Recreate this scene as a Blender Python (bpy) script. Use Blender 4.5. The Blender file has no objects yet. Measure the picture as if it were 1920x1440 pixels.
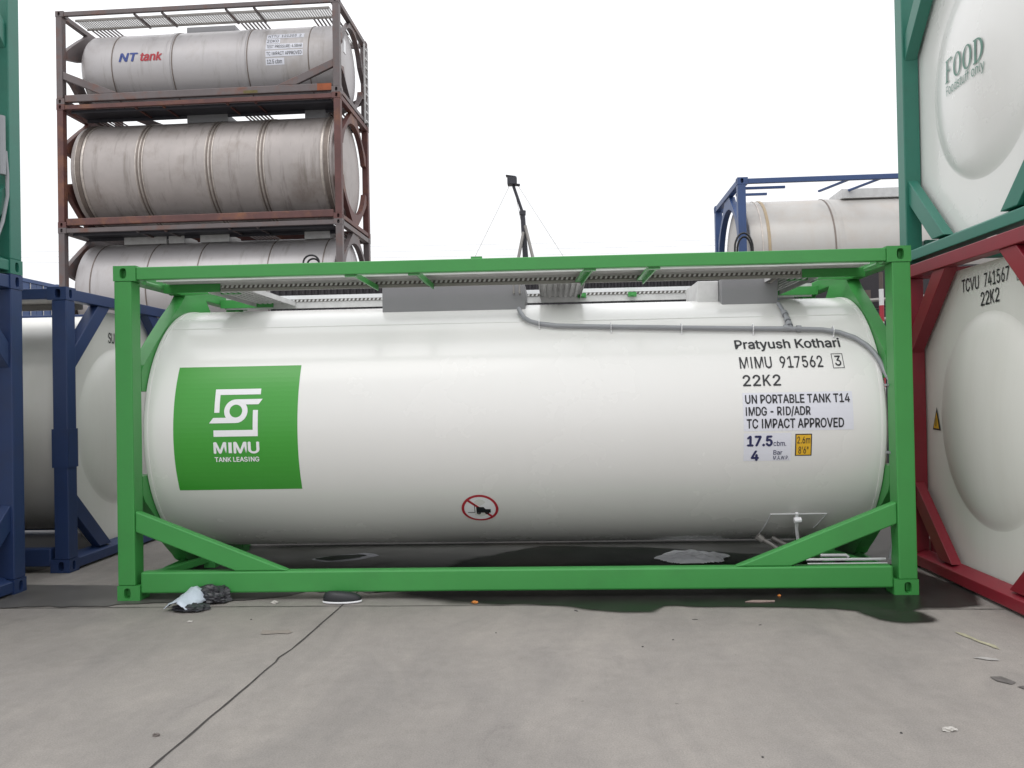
import bpy, bmesh, math, random
from mathutils import Vector, Matrix, noise
random.seed(7)
sc = bpy.context.scene
COL = sc.collection
PI = math.pi

# ------------------------------------------------------------------ camera
def cam_axes(yaw, pitch, roll):
    f = Vector((math.sin(yaw)*math.cos(pitch), math.cos(yaw)*math.cos(pitch), math.sin(pitch)))
    r = Vector((math.cos(yaw), -math.sin(yaw), 0)); u = r.cross(f)
    return math.cos(roll)*r + math.sin(roll)*u, -math.sin(roll)*r + math.cos(roll)*u, f
cd = bpy.data.cameras.new('camera'); cam = bpy.data.objects.new('camera', cd); COL.objects.link(cam)
_r, _u, _f = cam_axes(-0.0466, 0.0104, -0.0186)
M = Matrix((_r, _u, -_f)).transposed().to_4x4(); M.translation = Vector((0.3505, -6.4747, 1.5544))
cam.matrix_world = M
cd.sensor_width = 36; cd.lens = 36*1606.45/1920; cd.clip_start = 0.05; cd.clip_end = 2000
sc.camera = cam

# ------------------------------------------------------------------ sky, sun, exposure (overcast)
w = bpy.data.worlds.new('World'); sc.world = w; w.use_nodes = True
nt = w.node_tree; nt.nodes.clear()
sky = nt.nodes.new('ShaderNodeTexSky'); sky.sky_type = 'NISHITA'; sky.sun_disc = False
sky.sun_elevation = math.radians(58); sky.sun_rotation = math.radians(-150)
sky.air_density = 1.2; sky.dust_density = 4.0
hsv = nt.nodes.new('ShaderNodeHueSaturation'); hsv.inputs['Saturation'].default_value = 0.15
mix = nt.nodes.new('ShaderNodeMixRGB'); mix.inputs[0].default_value = 0.88
# white cloud deck, brighter overhead than at the horizon as overcast skies are
wtc = nt.nodes.new('ShaderNodeTexCoord'); wsp = nt.nodes.new('ShaderNodeSeparateXYZ'); wrp = nt.nodes.new('ShaderNodeValToRGB')
nt.links.new(wtc.outputs['Generated'], wsp.inputs[0]); nt.links.new(wsp.outputs['Z'], wrp.inputs[0])
wrp.color_ramp.elements[0].color = (10.9, 11.0, 11.2, 1); wrp.color_ramp.elements[1].color = (21.0, 21.2, 21.6, 1)
nt.links.new(wrp.outputs[0], mix.inputs[2])
bg = nt.nodes.new('ShaderNodeBackground'); bg.inputs['Strength'].default_value = 0.1
out = nt.nodes.new('ShaderNodeOutputWorld')
nt.links.new(sky.outputs[0], hsv.inputs['Color']); nt.links.new(hsv.outputs[0], mix.inputs[1])
nt.links.new(mix.outputs[0], bg.inputs['Color']); nt.links.new(bg.outputs[0], out.inputs['Surface'])
sd = bpy.data.lights.new('sun', 'SUN'); sd.energy = 0.5; sd.angle = math.radians(30); sd.color = (1, .97, .93)
sun = bpy.data.objects.new('sun', sd); COL.objects.link(sun)
sun.rotation_euler = (math.radians(32), 0, math.radians(-30))
sc.view_settings.view_transform = 'Standard'; sc.view_settings.look = 'None'
sc.view_settings.exposure = -0.08; sc.view_settings.gamma = 1.0

# ------------------------------------------------------------------ materials
def mat(name, col, rough=0.5, metal=0.0, var=0.08, vscale=3.0, dirt=None, dirt_amt=0.0, dirt_scale=2.5,
        streak=None, bump=0.0, bscale=40, stretch=(1, 1, 1), coat=0.0):
    m = bpy.data.materials.new(name); m.use_nodes = True; n = m.node_tree; L = n.links
    b = n.nodes['Principled BSDF']
    b.inputs['Roughness'].default_value = rough; b.inputs['Metallic'].default_value = metal
    b.inputs['Coat Weight'].default_value = coat; b.inputs['Coat Roughness'].default_value = 0.12
    tc = n.nodes.new('ShaderNodeTexCoord'); mp = n.nodes.new('ShaderNodeMapping')
    mp.inputs['Scale'].default_value = stretch
    L.new(tc.outputs['Object'], mp.inputs['Vector'])
    nz = n.nodes.new('ShaderNodeTexNoise'); nz.inputs['Scale'].default_value = vscale
    nz.inputs['Detail'].default_value = 6; nz.inputs['Roughness'].default_value = .62
    L.new(mp.outputs[0], nz.inputs['Vector'])
    r = n.nodes.new('ShaderNodeValToRGB')
    r.color_ramp.elements[0].position = .3; r.color_ramp.elements[1].position = .72
    r.color_ramp.elements[0].color = tuple(c*(1-var) for c in col) + (1,)
    r.color_ramp.elements[1].color = tuple(min(1, c*(1+var)) for c in col) + (1,)
    L.new(nz.outputs['Fac'], r.inputs['Fac']); last = r.outputs['Color']
    def overlay(last, dcol, lo, hi, amt, sc_, strv=None):
        nn = n.nodes.new('ShaderNodeTexNoise'); nn.inputs['Scale'].default_value = sc_
        nn.inputs['Detail'].default_value = 8; nn.inputs['Roughness'].default_value = .7
        if strv:
            m2 = n.nodes.new('ShaderNodeMapping'); m2.inputs['Scale'].default_value = strv
            m2.inputs['Location'].default_value = (3.1, 1.7, 5.3)
            L.new(tc.outputs['Object'], m2.inputs['Vector']); L.new(m2.outputs[0], nn.inputs['Vector'])
        else:
            L.new(tc.outputs['Object'], nn.inputs['Vector'])
        rr = n.nodes.new('ShaderNodeMapRange'); rr.inputs[1].default_value = lo; rr.inputs[2].default_value = hi
        rr.inputs[4].default_value = amt
        L.new(nn.outputs['Fac'], rr.inputs[0])
        mx = n.nodes.new('ShaderNodeMixRGB'); mx.inputs[2].default_value = tuple(dcol) + (1,)
        L.new(rr.outputs[0], mx.inputs[0]); L.new(last, mx.inputs[1])
        return mx.outputs[0]
    if dirt: last = overlay(last, dirt, .5, .68, dirt_amt, dirt_scale)
    if streak: last = overlay(last, streak[0], *(streak[3] if len(streak) > 3 else (.46, .75)), streak[1], 1.0, streak[2])
    L.new(last, b.inputs['Base Color'])
    rm = n.nodes.new('ShaderNodeMapRange'); rm.inputs[3].default_value = max(.02, rough-.07); rm.inputs[4].default_value = rough+.09
    L.new(nz.outputs['Fac'], rm.inputs[0]); L.new(rm.outputs[0], b.inputs['Roughness'])
    if bump:
        nb = n.nodes.new('ShaderNodeTexNoise'); nb.inputs['Scale'].default_value = bscale; nb.inputs['Detail'].default_value = 4
        L.new(tc.outputs['Object'], nb.inputs['Vector'])
        bp = n.nodes.new('ShaderNodeBump'); bp.inputs['Strength'].default_value = bump; bp.inputs['Distance'].default_value = .01
        L.new(nb.outputs['Fac'], bp.inputs['Height']); L.new(bp.outputs[0], b.inputs['Normal'])
    return m

GREEN = mat('green_paint', (.050, .285, .064), .38, var=.05, vscale=1.5, dirt=(.05, .12, .05), dirt_amt=.12, bump=.03, bscale=25)
TANKW = mat('white_tank_paint', (.755, .75, .728), .26, var=.012, vscale=.6, streak=((.72, .712, .685), .25, (2.5, 1.2, .3), (.45, .85)), bump=.04, bscale=1.3, coat=.25)
CREAM = mat('cream_tank_paint', (.73, .72, .68), .30, var=.02, vscale=.8, streak=((.55, .53, .47), .22, (3, 3, .4)), bump=.02, bscale=4)
LOGOG = mat('logo_green_film', (.048, .31, .035), .3, var=.02, vscale=1)
FILMW = mat('white_film', (.82, .82, .84), .35, var=.01)
FAINT = mat('clear_film_edge', (.74, .745, .76), .33, var=.01)
STICK = mat('sticker_film', (.70, .71, .775), .38, var=.01)
BLACK = mat('black_lettering', (.015, .016, .02), .45, var=.05)
NAVY = mat('navy_lettering', (.018, .02, .09), .45, var=.05)
REDL = mat('red_lettering', (.42, .025, .04), .45, var=.05)
BLUEL = mat('blue_lettering', (.03, .06, .25), .45, var=.05)
YELL = mat('yellow_film', (.72, .42, .02), .45, var=.03)
FOODG = mat('green_lettering', (.10, .22, .17), .45, var=.25, vscale=12)
REDP = mat('red_paint', (.225, .015, .028), .36, var=.10, vscale=1.2, dirt=(.12, .03, .03), dirt_amt=.35)
TEAL = mat('teal_paint', (.025, .165, .118), .36, var=.08, vscale=1.2, dirt=(.03, .10, .075), dirt_amt=.25)
BLUE = mat('blue_paint', (.020, .042, .125), .42, var=.10, vscale=1.2, dirt=(.03, .035, .06), dirt_amt=.3)
BLUE2 = mat('faded_blue_paint', (.035, .075, .20), .45, var=.12, vscale=1.2, dirt=(.05, .06, .10), dirt_amt=.3)
GALV = mat('galvanised_steel', (.60, .60, .595), .45, .08, var=.10, vscale=9, dirt=(.30, .28, .26), dirt_amt=.25)
DGALV = mat('dull_galvanised_steel', (.30, .285, .27), .5, .3, var=.12, vscale=7)
BOXG = mat('box_grey', (.24, .24, .25), .42, .15, var=.04, vscale=2)
PIPEG = mat('grey_conduit', (.30, .31, .33), .45, .2, var=.06)
GRYF = mat('purple_grey_paint', (.135, .112, .113), .5, var=.14, vscale=2, dirt=(.18, .062, .032), dirt_amt=.7, dirt_scale=1.7, bump=.1)
RUST = mat('rust_red_paint', (.115, .047, .043), .55, var=.28, vscale=2, dirt=(.24, .10, .045), dirt_amt=.75, dirt_scale=1.8, bump=.12)
STEEL = mat('weathered_stainless', (.43, .39, .375), .50, .12, var=.10, vscale=1.4, dirt=(.25, .205, .175), dirt_amt=.6, dirt_scale=.8,
            streak=((.15, .125, .10), .6, (4.5, 1.5, .35), (.52, .68)), bump=.03, bscale=6)
STEEL2 = mat('bright_stainless', (.48, .46, .465), .42, .25, var=.05, vscale=1.0, dirt=(.36, .32, .29), dirt_amt=.5, dirt_scale=.9, streak=((.22, .19, .165), .5, (4.5, 1.5, .35), (.54, .70)), bump=.03, bscale=6)
STEELB = mat('beige_stainless', (.44, .425, .405), .42, .35, var=.05, vscale=1.0, dirt=(.42, .35, .29), dirt_amt=.30, streak=((.38, .31, .26), .40, (2, 2, .25)))
BAND = mat('tank_band', (.20, .165, .145), .5, .4, var=.2, vscale=8)
BANDT = mat('tan_tank_band', (.40, .31, .20), .5, .2, var=.15, vscale=8)
BEAD = mat('weld_bead', (.52, .47, .43), .4, .5, var=.2, vscale=12)
SLOT = mat('slot_grey', (.14, .13, .12), .6, var=.2)
DARKM = mat('dark_metal', (.035, .035, .045), .5, var=.15)
CABLE = mat('black_rubber', (.012, .012, .014), .55, var=.1)
SHEDM = mat('dark_cladding', (.030, .026, .032), .6, var=.2, vscale=1.5)
BROWN = mat('dull_brown_paint', (.10, .075, .065), .6, var=.25, vscale=3)
STRR = mat('pole_red', (.40, .03, .05), .5, var=.08)
STRW = mat('pole_white', (.72, .72, .72), .5, var=.05)

# ------------------------------------------------------------------ mesh helpers
class MB:
    def __init__(s): s.v = []; s.f = []
    def add(s, vs, fs):
        o = len(s.v); s.v += [tuple(p) for p in vs]; s.f += [tuple(i+o for i in f) for f in fs]
    def box(s, x0, x1, y0, y1, z0, z1):
        s.add([(x, y, z) for z in (z0, z1) for y in (y0, y1) for x in (x0, x1)],
              [(0, 2, 3, 1), (4, 5, 7, 6), (0, 1, 5, 4), (2, 6, 7, 3), (0, 4, 6, 2), (1, 3, 7, 5)])
    def obox(s, mx, hx, hy, hz):
        vs = [mx @ Vector((x, y, z)) for z in (-hz, hz) for y in (-hy, hy) for x in (-hx, hx)]
        s.add(vs, [(0, 2, 3, 1), (4, 5, 7, 6), (0, 1, 5, 4), (2, 6, 7, 3), (0, 4, 6, 2), (1, 3, 7, 5)])
    def prism(s, pts, axis, a, b):
        """pts polygon in the two other axes, extruded along axis from a to b"""
        n = len(pts)
        def P(p, t):
            return {'x': (t, p[0], p[1]), 'y': (p[0], t, p[1]), 'z': (p[0], p[1], t)}[axis]
        vs = [P(p, a) for p in pts] + [P(p, b) for p in pts]
        s.add(vs, [tuple(range(n)), tuple(range(2*n-1, n-1, -1))] + [(i, i+n, (i+1) % n+n, (i+1) % n) for i in range(n)])
    def beam(s, a, b, wd, ht, up=(0, 0, 1)):
        a = Vector(a); b = Vector(b); d = (b-a); l = d.length; d.normalize()
        x = d.cross(Vector(up)); x = x.normalized() if x.length > 1e-4 else Vector((1, 0, 0)); z = x.cross(d)
        m = Matrix((x, d, z)).transposed().to_4x4(); m.translation = (a+b)/2
        s.obox(m, wd/2, l/2, ht/2)
    def tube(s, path, r, seg=10, cap=True, radii=None):
        path = [Vector(p) for p in path]; rings = []; prev = None
        for i, p in enumerate(path):
            t = (path[min(i+1, len(path)-1)]-path[max(i-1, 0)]).normalized()
            if prev is None:
                x = t.cross(Vector((0, 0, 1)))
                if x.length < 1e-3: x = t.cross(Vector((0, 1, 0)))
            else: x = prev-t*prev.dot(t)
            x.normalize(); y = t.cross(x); prev = x
            rr = radii[i] if radii else r
            rings.append([p+rr*(math.cos(2*PI*k/seg)*x+math.sin(2*PI*k/seg)*y) for k in range(seg)])
        vs = [q for rg in rings for q in rg]; fs = []
        for i in range(len(rings)-1):
            for k in range(seg):
                fs.append((i*seg+k, i*seg+(k+1) % seg, (i+1)*seg+(k+1) % seg, (i+1)*seg+k))
        if cap: fs += [tuple(range(seg-1, -1, -1)), tuple(range((len(rings)-1)*seg, len(rings)*seg))]
        s.add(vs, fs)
    def lathe_x(s, prof, cy, cz, seg=128):
        """prof list of (x, r) revolved about the x axis through (cy, cz)"""
        vs = []; fs = []; n = len(prof)
        for x, r in prof:
            for k in range(seg):
                a = 2*PI*k/seg; vs.append((x, cy-r*math.cos(a), cz+r*math.sin(a)))
        for i in range(n-1):
            for k in range(seg):
                fs.append((i*seg+k, i*seg+(k+1) % seg, (i+1)*seg+(k+1) % seg, (i+1)*seg+k))
        s.add(vs, fs)
    def build(s, name, m, parent=None, smooth=False, bevel=0, angle=35):
        me = bpy.data.meshes.new(name); me.from_pydata(s.v, [], s.f)
        bm = bmesh.new(); bm.from_mesh(me); bmesh.ops.recalc_face_normals(bm, faces=bm.faces); bm.to_mesh(me); bm.free()
        me.materials.append(m)
        o = bpy.data.objects.new(name, me); COL.objects.link(o)
        if parent: o.parent = parent
        if smooth:
            me.polygons.foreach_set('use_smooth', [True]*len(me.polygons)); me.set_sharp_from_angle(angle=math.radians(angle))
        if bevel:
            b = o.modifiers.new('bevel', 'BEVEL'); b.width = bevel; b.segments = 2; b.limit_method = 'ANGLE'; b.angle_limit = math.radians(40)
            b.harden_normals = False
        return o

def tag(o, label=None, cat=None, group=None, kind=None):
    if label: o['label'] = label
    if cat: o['category'] = cat
    if group: o['group'] = group
    if kind: o['kind'] = kind
    return o
def empty(name, loc, rz=0):
    o = bpy.data.objects.new(name, None); COL.objects.link(o); o.location = loc; o.rotation_euler = (0, 0, rz)
    o.empty_display_size = .3
    return o

# flat lettering -> (u, v) mesh, then bent on to its surface
_H = {}
try:      # the sans serif that ships inside Blender itself
    import os
    FONT = bpy.data.fonts.load(os.path.join(bpy.utils.system_resource('DATAFILES', path='fonts'), 'Inter.woff2'))
except Exception:
    FONT = None
def contours(t):
    """closed outlines of a string, each glyph outline kept apart so that overlapping outlines fill cleanly"""
    c = bpy.data.curves.new('lettering', 'FONT'); c.body = t; c.size = 1; c.resolution_u = 4; c.fill_mode = 'NONE'
    if FONT: c.font = FONT
    o = bpy.data.objects.new('lettering', c); COL.objects.link(o)
    me = bpy.data.meshes.new_from_object(o.evaluated_get(bpy.context.evaluated_depsgraph_get()))
    V = [(v.co.x, v.co.y) for v in me.vertices]; nx = {}
    for e in me.edges: nx.setdefault(e.vertices[0], []).append(e.vertices[1]); nx.setdefault(e.vertices[1], []).append(e.vertices[0])
    seen = set(); loops = []
    for i in range(len(V)):
        if i in seen or i not in nx: continue
        L = [i]; seen.add(i); cur = i
        while True:
            n = [j for j in nx[cur] if j not in seen]
            if not n: break
            n = min(n, key=lambda j: (j != cur+1, j)); L.append(n); seen.add(n); cur = n
        loops.append([V[j] for j in L])
    bpy.data.objects.remove(o); bpy.data.curves.remove(c); bpy.data.meshes.remove(me)
    def plain(l):                       # a capital I without its cross bars
        if len(l) != 12: return l
        xs = sorted({round(p[0], 3) for p in l}); y0, y1 = min(p[1] for p in l), max(p[1] for p in l)
        if len(xs) != 4 or any(min(abs(l[i][0]-l[i-1][0]), abs(l[i][1]-l[i-1][1])) > 1e-3 for i in range(12)): return l
        full = [i for i in range(12) if abs(l[i][0]-l[i-1][0]) < 1e-3 and abs(l[i][1]-l[i-1][1]) > .95*(y1-y0)]
        top = [i for i in range(12) if abs(l[i][1]-y1) < 1e-3 and abs(l[i-1][1]-y1) < 1e-3 and abs(l[i][0]-l[i-1][0]) > .9*(xs[3]-xs[0])]
        if full or not top: return l
        q = [(xs[1], y0), (xs[2], y0), (xs[2], y1), (xs[1], y1)]
        return q if area(l) > 0 else q[::-1]
    return [plain(l) for l in loops if len(l) > 2]
def area(P): return sum(P[i-1][0]*P[i][1]-P[i][0]*P[i-1][1] for i in range(len(P)))/2
def inside(p, P):
    r = False
    for i in range(len(P)):
        (x0, y0), (x1, y1) = P[i-1], P[i]
        if (y0 > p[1]) != (y1 > p[1]) and p[0] < (x1-x0)*(p[1]-y0)/(y1-y0)+x0: r = not r
    return r
def cap_h():
    if 'h' not in _H:
        P = [p for l in contours('H') for p in l]; _H['h'] = (min(p[1] for p in P), max(p[1] for p in P))
        _H['s'] = 1 if area(max(contours('O'), key=lambda l: abs(area(l)))) > 0 else -1
    return _H['h']
from mathutils.geometry import tessellate_polygon
def lettering(t, u0, u1, v0, v1, fmap, m, parent, bold=0.0, shear=0.0, spacing=1.0, slope=0.0, name='lettering'):
    lo, hi = cap_h(); sg = _H['s']; loops = contours(t)
    if shear: loops = [[(x+shear*(y-lo), y) for x, y in l] for l in loops]
    a = min(p[0] for l in loops for p in l); b = max(p[0] for l in loops for p in l)
    outs = [l for l in loops if area(l)*sg > 0]; holes = [l for l in loops if area(l)*sg <= 0]
    k = MB(); sc_u = (u1-u0)/(b-a); bw = bold*1.1
    shifts = [(0, 0)] if bw == 0 else [(-bw, 0), (bw, 0), (0, -bw*.8), (0, bw*.8)]
    for oi, o in enumerate(outs):
        hs = [h for h in holes if inside(h[0], o)]
        tri = tessellate_polygon([[Vector((x, y, 0)) for x, y in l] for l in [o]+hs]); pts = [p for l in [o]+hs for p in l]
        for si, (dx, dy) in enumerate(shifts):
            P = []
            for x, y in pts:
                f = (x-a)/(b-a); P.append(fmap(u0+(x+dx-a)*sc_u, v0+(y+dy-lo)/(hi-lo)*(v1-v0)+slope*f, .00012*((oi % 3)*4+si)))
            k.add(P, tri)
    return k.build(name, m, parent)
def sheet(poly, fmap, m, parent, name, step=.04):
    """polygon in (u, v) split into strips along v so that it can bend round a tank"""
    bm = bmesh.new(); f = bm.faces.new([bm.verts.new((u, v, 0)) for u, v in poly])
    lo = min(p[1] for p in poly); hi = max(p[1] for p in poly); y = math.ceil(lo/step)*step
    while y < hi:
        bmesh.ops.bisect_plane(bm, geom=bm.verts[:]+bm.edges[:]+bm.faces[:], plane_co=(0, y, 0), plane_no=(0, 1, 0)); y += step
    for v in bm.verts: v.co = Vector(fmap(v.co.x, v.co.y))
    bmesh.ops.recalc_face_normals(bm, faces=bm.faces)
    me = bpy.data.meshes.new(name); bm.to_mesh(me); bm.free(); me.materials.append(m)
    o = bpy.data.objects.new(name, me); COL.objects.link(o); o.parent = parent
    return o
def ring_uv(cu, cv, r0, r1, n=48):
    vs = []; fs = []
    for k in range(n):
        a = 2*PI*k/n
        vs += [(cu+r0*math.cos(a), cv+r0*math.sin(a)), (cu+r1*math.cos(a), cv+r1*math.sin(a))]
    for k in range(n):
        j = (k+1) % n; fs.append((2*k, 2*k+1, 2*j+1, 2*j))
    return vs, fs
def rect(u0, u1, v0, v1): return [(u0, v0), (u1, v0), (u1, v1), (u0, v1)]

# ------------------------------------------------------------------ ground
def ground_material():
    m = bpy.data.materials.new('concrete'); m.use_nodes = True; n = m.node_tree; L = n.links; b = n.nodes['Principled BSDF']
    tc = n.nodes.new('ShaderNodeTexCoord')
    def nz(scale, det=6, rough=.6, stretch=None, dist=0.0):
        t = n.nodes.new('ShaderNodeTexNoise'); t.inputs['Scale'].default_value = scale; t.inputs['Detail'].default_value = det
        t.inputs['Roughness'].default_value = rough; t.inputs['Distortion'].default_value = dist
        if stretch:
            mp = n.nodes.new('ShaderNodeMapping'); mp.inputs['Scale'].default_value = stretch[:3]; mp.inputs['Rotation'].default_value = (0, 0, stretch[3])
            L.new(tc.outputs['Object'], mp.inputs[0]); L.new(mp.outputs[0], t.inputs['Vector'])
        else: L.new(tc.outputs['Object'], t.inputs['Vector'])
        return t.outputs['Fac']
    def ramp(f, p0, c0, p1, c1):
        r = n.nodes.new('ShaderNodeValToRGB'); e = r.color_ramp.elements
        e[0].position = p0; e[0].color = c0+(1,); e[1].position = p1; e[1].color = c1+(1,); L.new(f, r.inputs[0]); return r.outputs[0]
    def mult(a, bb, fac=1.0):
        x = n.nodes.new('ShaderNodeMixRGB'); x.blend_type = 'MULTIPLY'; x.inputs[0].default_value = fac; L.new(a, x.inputs[1]); L.new(bb, x.inputs[2]); return x.outputs[0]
    c = ramp(nz(.45, 5, .55), .3, (.235, .217, .201), .7, (.300, .276, .255))
    c = mult(c, ramp(nz(2.2, 8, .7, (1, .35, 1, .5), .8), .32, (.84, .84, .85), .66, (1.07, 1.06, 1.05)))
    c = mult(c, ramp(nz(9, 8, .72), .3, (.90, .90, .90), .7, (1.06, 1.06, 1.06)))
    c = mult(c, ramp(nz(130, 3, .6), .28, (.76, .76, .76), .62, (1.07, 1.07, 1.07)))
    c = mult(c, ramp(nz(1.1, 7, .75, (1, 1, 1, 1.2), 1.5), .60, (1, 1, 1), .74, (.80, .79, .80)))
    c = mult(c, ramp(nz(24, 2, .5), .18, (.55, .53, .52), .27, (1, 1, 1)))
    c = mult(c, ramp(nz(3.3, 9, .8, (3.5, .25, 1, -.35), .4), .64, (1, 1, 1), .74, (1.10, 1.10, 1.10)))
    L.new(c, b.inputs['Base Color']); b.inputs['Roughness'].default_value = .75
    rr = n.nodes.new('ShaderNodeMapRange'); rr.inputs[3].default_value = .55; rr.inputs[4].default_value = .85
    L.new(nz(1.5, 5), rr.inputs[0]); L.new(rr.outputs[0], b.inputs['Roughness'])
    bp = n.nodes.new('ShaderNodeBump'); bp.inputs['Strength'].default_value = .25; bp.inputs['Distance'].default_value = .004
    L.new(nz(60, 6, .7), bp.inputs['Height']); L.new(bp.outputs[0], b.inputs['Normal'])
    return m
k = MB(); k.add([(-150, -60, 0), (150, -60, 0), (150, 300, 0), (-150, 300, 0)], [(0, 1, 2, 3)])
tag(k.build('ground', ground_material()), 'light grey concrete yard floor', kind='structure')

def strip(path, wd, z, m, name):
    k = MB(); vs = []
    P = [Vector((p[0], p[1], 0)) for p in path]; Q = []
    for i in range(len(P)-1):
        n = max(2, int((P[i+1]-P[i]).length/.06))
        for j in range(n): Q.append(P[i].lerp(P[i+1], j/n))
    Q.append(P[-1])
    for i, p in enumerate(Q):
        t = (Q[min(i+1, len(Q)-1)]-Q[max(i-1, 0)]).normalized(); nn = Vector((-t.y, t.x, 0))
        wv = wd*(1+.55*noise.noise(p*9)); off = nn*(.006*noise.noise(p*4+Vector((0, 0, 5))))
        vs += [p+off+nn*wv/2+Vector((0, 0, z)), p+off-nn*wv/2+Vector((0, 0, z))]
    k.add(vs, [(2*i, 2*i+1, 2*i+3, 2*i+2) for i in range(len(Q)-1)])
    return tag(k.build(name, m), kind='structure')
JOINT = mat('joint_filler', (.045, .04, .038), .9, var=.35, vscale=14)
strip([(-1.10, 6), (-1.12, 2.4), (-1.236, -.192), (-1.268, -1.0), (-1.280, -1.25), (-1.31, -1.42), (-1.3, -1.50), (-1.371, -2.919), (-1.6, -6)], .011, .004, JOINT, 'concrete_joint')
strip([(-9, -.17), (-3, -.19), (-1.24, -.19)], .010, .0044, JOINT, 'concrete_joint')
strip([(-1.22, -.195), (1, -.215), (3, -.40), (9, -.45)], .009, .0044, JOINT, 'concrete_joint')

def patch(pts, z, m, name, jit=.02, kind='structure', step=.04, seed=0.0, grow=0.0):
    Q = []
    for i in range(len(pts)):
        a = Vector((*pts[i], 0)); b = Vector((*pts[(i+1) % len(pts)], 0)); n = max(1, int((b-a).length/step))
        for j in range(n): Q.append(a.lerp(b, j/n))
    Q = [q+Vector((noise.noise(q*7+Vector((seed, 0, 3))), noise.noise(q*7+Vector((5, seed, 0))), 0))*jit*2 for q in Q]
    if grow: Q = [q-Vector((0, grow*(.7+noise.noise(q*2.3)), 0)) if q.y < .25 else q for q in Q]
    bm = bmesh.new(); bm.faces.new([bm.verts.new((q.x, q.y, z)) for q in Q])
    bmesh.ops.triangulate(bm, faces=bm.faces[:]); bmesh.ops.recalc_face_normals(bm, faces=bm.faces)
    for f in bm.faces:
        if f.normal.z < 0: f.normal_flip()
    me = bpy.data.meshes.new(name); bm.to_mesh(me); bm.free(); me.materials.append(m)
    o = bpy.data.objects.new(name, me); COL.objects.link(o); return tag(o, kind=kind)
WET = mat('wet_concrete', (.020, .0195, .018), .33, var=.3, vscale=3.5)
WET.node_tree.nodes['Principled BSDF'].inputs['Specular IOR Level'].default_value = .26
DAMP_SHADE = mat('damp_shaded_concrete', (.10, .095, .09), .42, var=.2, vscale=3)  # damp floor tone, also used to paint shade onto the ground
RESID = mat('pale_residue', (.30, .30, .33), .5, var=.15, vscale=6)
front = [(-1.1, .12), (-.95, .03), (-.80, -.05), (-.61, -.12), (-.48, -.205), (-.361, -.225), (-.1, -.235), (.184, -.216), (.33, -.25), (.454, -.315), (.58, -.39), (.712, -.44), (.9, -.46), (1.044, -.449),
         (1.09, -.36), (1.118, -.303), (1.4, -.31), (1.691, -.348), (2.0, -.36), (2.269, -.393), (2.402, -.483), (2.461, -.663), (2.53, -.74), (2.62, -.784), (2.72, -.79), (2.799, -.763), (2.88, -.70), (2.897, -.60), (2.87, -.50), (2.83, -.445), (2.95, -.40), (3.137, -.39), (3.335, -.35)]
def wet_film(poly, z, m, name):
    """wet film whose border dries out: the share of water fades over the last few centimetres"""
    fm = m.copy(); fm.name = 'wet_film'; n = fm.node_tree; b = n.nodes['Principled BSDF']
    at = n.nodes.new('ShaderNodeAttribute'); at.attribute_name = 'wet'; tr = n.nodes.new('ShaderNodeBsdfTransparent'); mx = n.nodes.new('ShaderNodeMixShader')
    n.links.new(at.outputs['Fac'], mx.inputs[0]); n.links.new(tr.outputs[0], mx.inputs[1]); n.links.new(b.outputs[0], mx.inputs[2])
    n.links.new(mx.outputs[0], n.nodes['Material Output'].inputs['Surface'])
    st_ = .025; x0, x1 = min(p[0] for p in poly)-.05, max(p[0] for p in poly)+.05; y0, y1 = min(p[1] for p in poly)-.05, max(p[1] for p in poly)+.05
    nx_, ny_ = int((x1-x0)/st_)+1, int((y1-y0)/st_)+1; vs = []; wt = []
    for j in range(ny_):
        for i in range(nx_):
            x, y = x0+i*st_, y0+j*st_; vs.append((x, y, z)); p = (x+.03*noise.noise(Vector((x*6, y*6, 0))), y+.03*noise.noise(Vector((x*6, y*6, 9))))
            if not inside(p, poly): wt.append(0.0); continue
            d = 9.0
            for q in range(len(poly)):
                (ax, ay), (bx, by) = poly[q-1], poly[q]; L2 = (bx-ax)**2+(by-ay)**2
                t = max(0, min(1, ((p[0]-ax)*(bx-ax)+(p[1]-ay)*(by-ay))/L2)); d = min(d, math.hypot(p[0]-ax-t*(bx-ax), p[1]-ay-t*(by-ay)))
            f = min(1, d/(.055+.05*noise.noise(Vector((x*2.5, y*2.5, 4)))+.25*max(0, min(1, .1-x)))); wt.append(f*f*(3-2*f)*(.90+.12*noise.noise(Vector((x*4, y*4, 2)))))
    fs = []
    for j in range(ny_-1):
        for i in range(nx_-1):
            q = (j*nx_+i, j*nx_+i+1, (j+1)*nx_+i+1, (j+1)*nx_+i)
            if max(wt[k_] for k_ in q) > 0: fs.append(q)
    me = bpy.data.meshes.new(name); me.from_pydata(vs, [], fs); me.attributes.new('wet', 'FLOAT', 'POINT').data.foreach_set('value', wt); me.materials.append(fm)
    o = bpy.data.objects.new(name, me); COL.objects.link(o); return tag(o, kind='structure')
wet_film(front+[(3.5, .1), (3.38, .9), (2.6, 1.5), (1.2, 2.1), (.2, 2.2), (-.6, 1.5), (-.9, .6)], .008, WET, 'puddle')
patch([(-2.9, .45), (-1.0, .25), (.2, .5), (2.9, .6), (3.6, 1.6), (5.5, 2.0), (5.5, 6.7), (-2.8, 6.7), (-3.2, 2.4)], .0042, DAMP_SHADE, 'damp_shade_patch', .08)  # shade from under the tank back to the shed, painted on the ground
patch([(-2.3, 1.2), (-1.9, 1.0), (-1.4, 1.2), (-1.0, 1.6), (-1.3, 2.1), (-1.9, 2.2), (-2.4, 1.8)], .0065, DAMP_SHADE, 'damp_shade_patch', .05)
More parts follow.
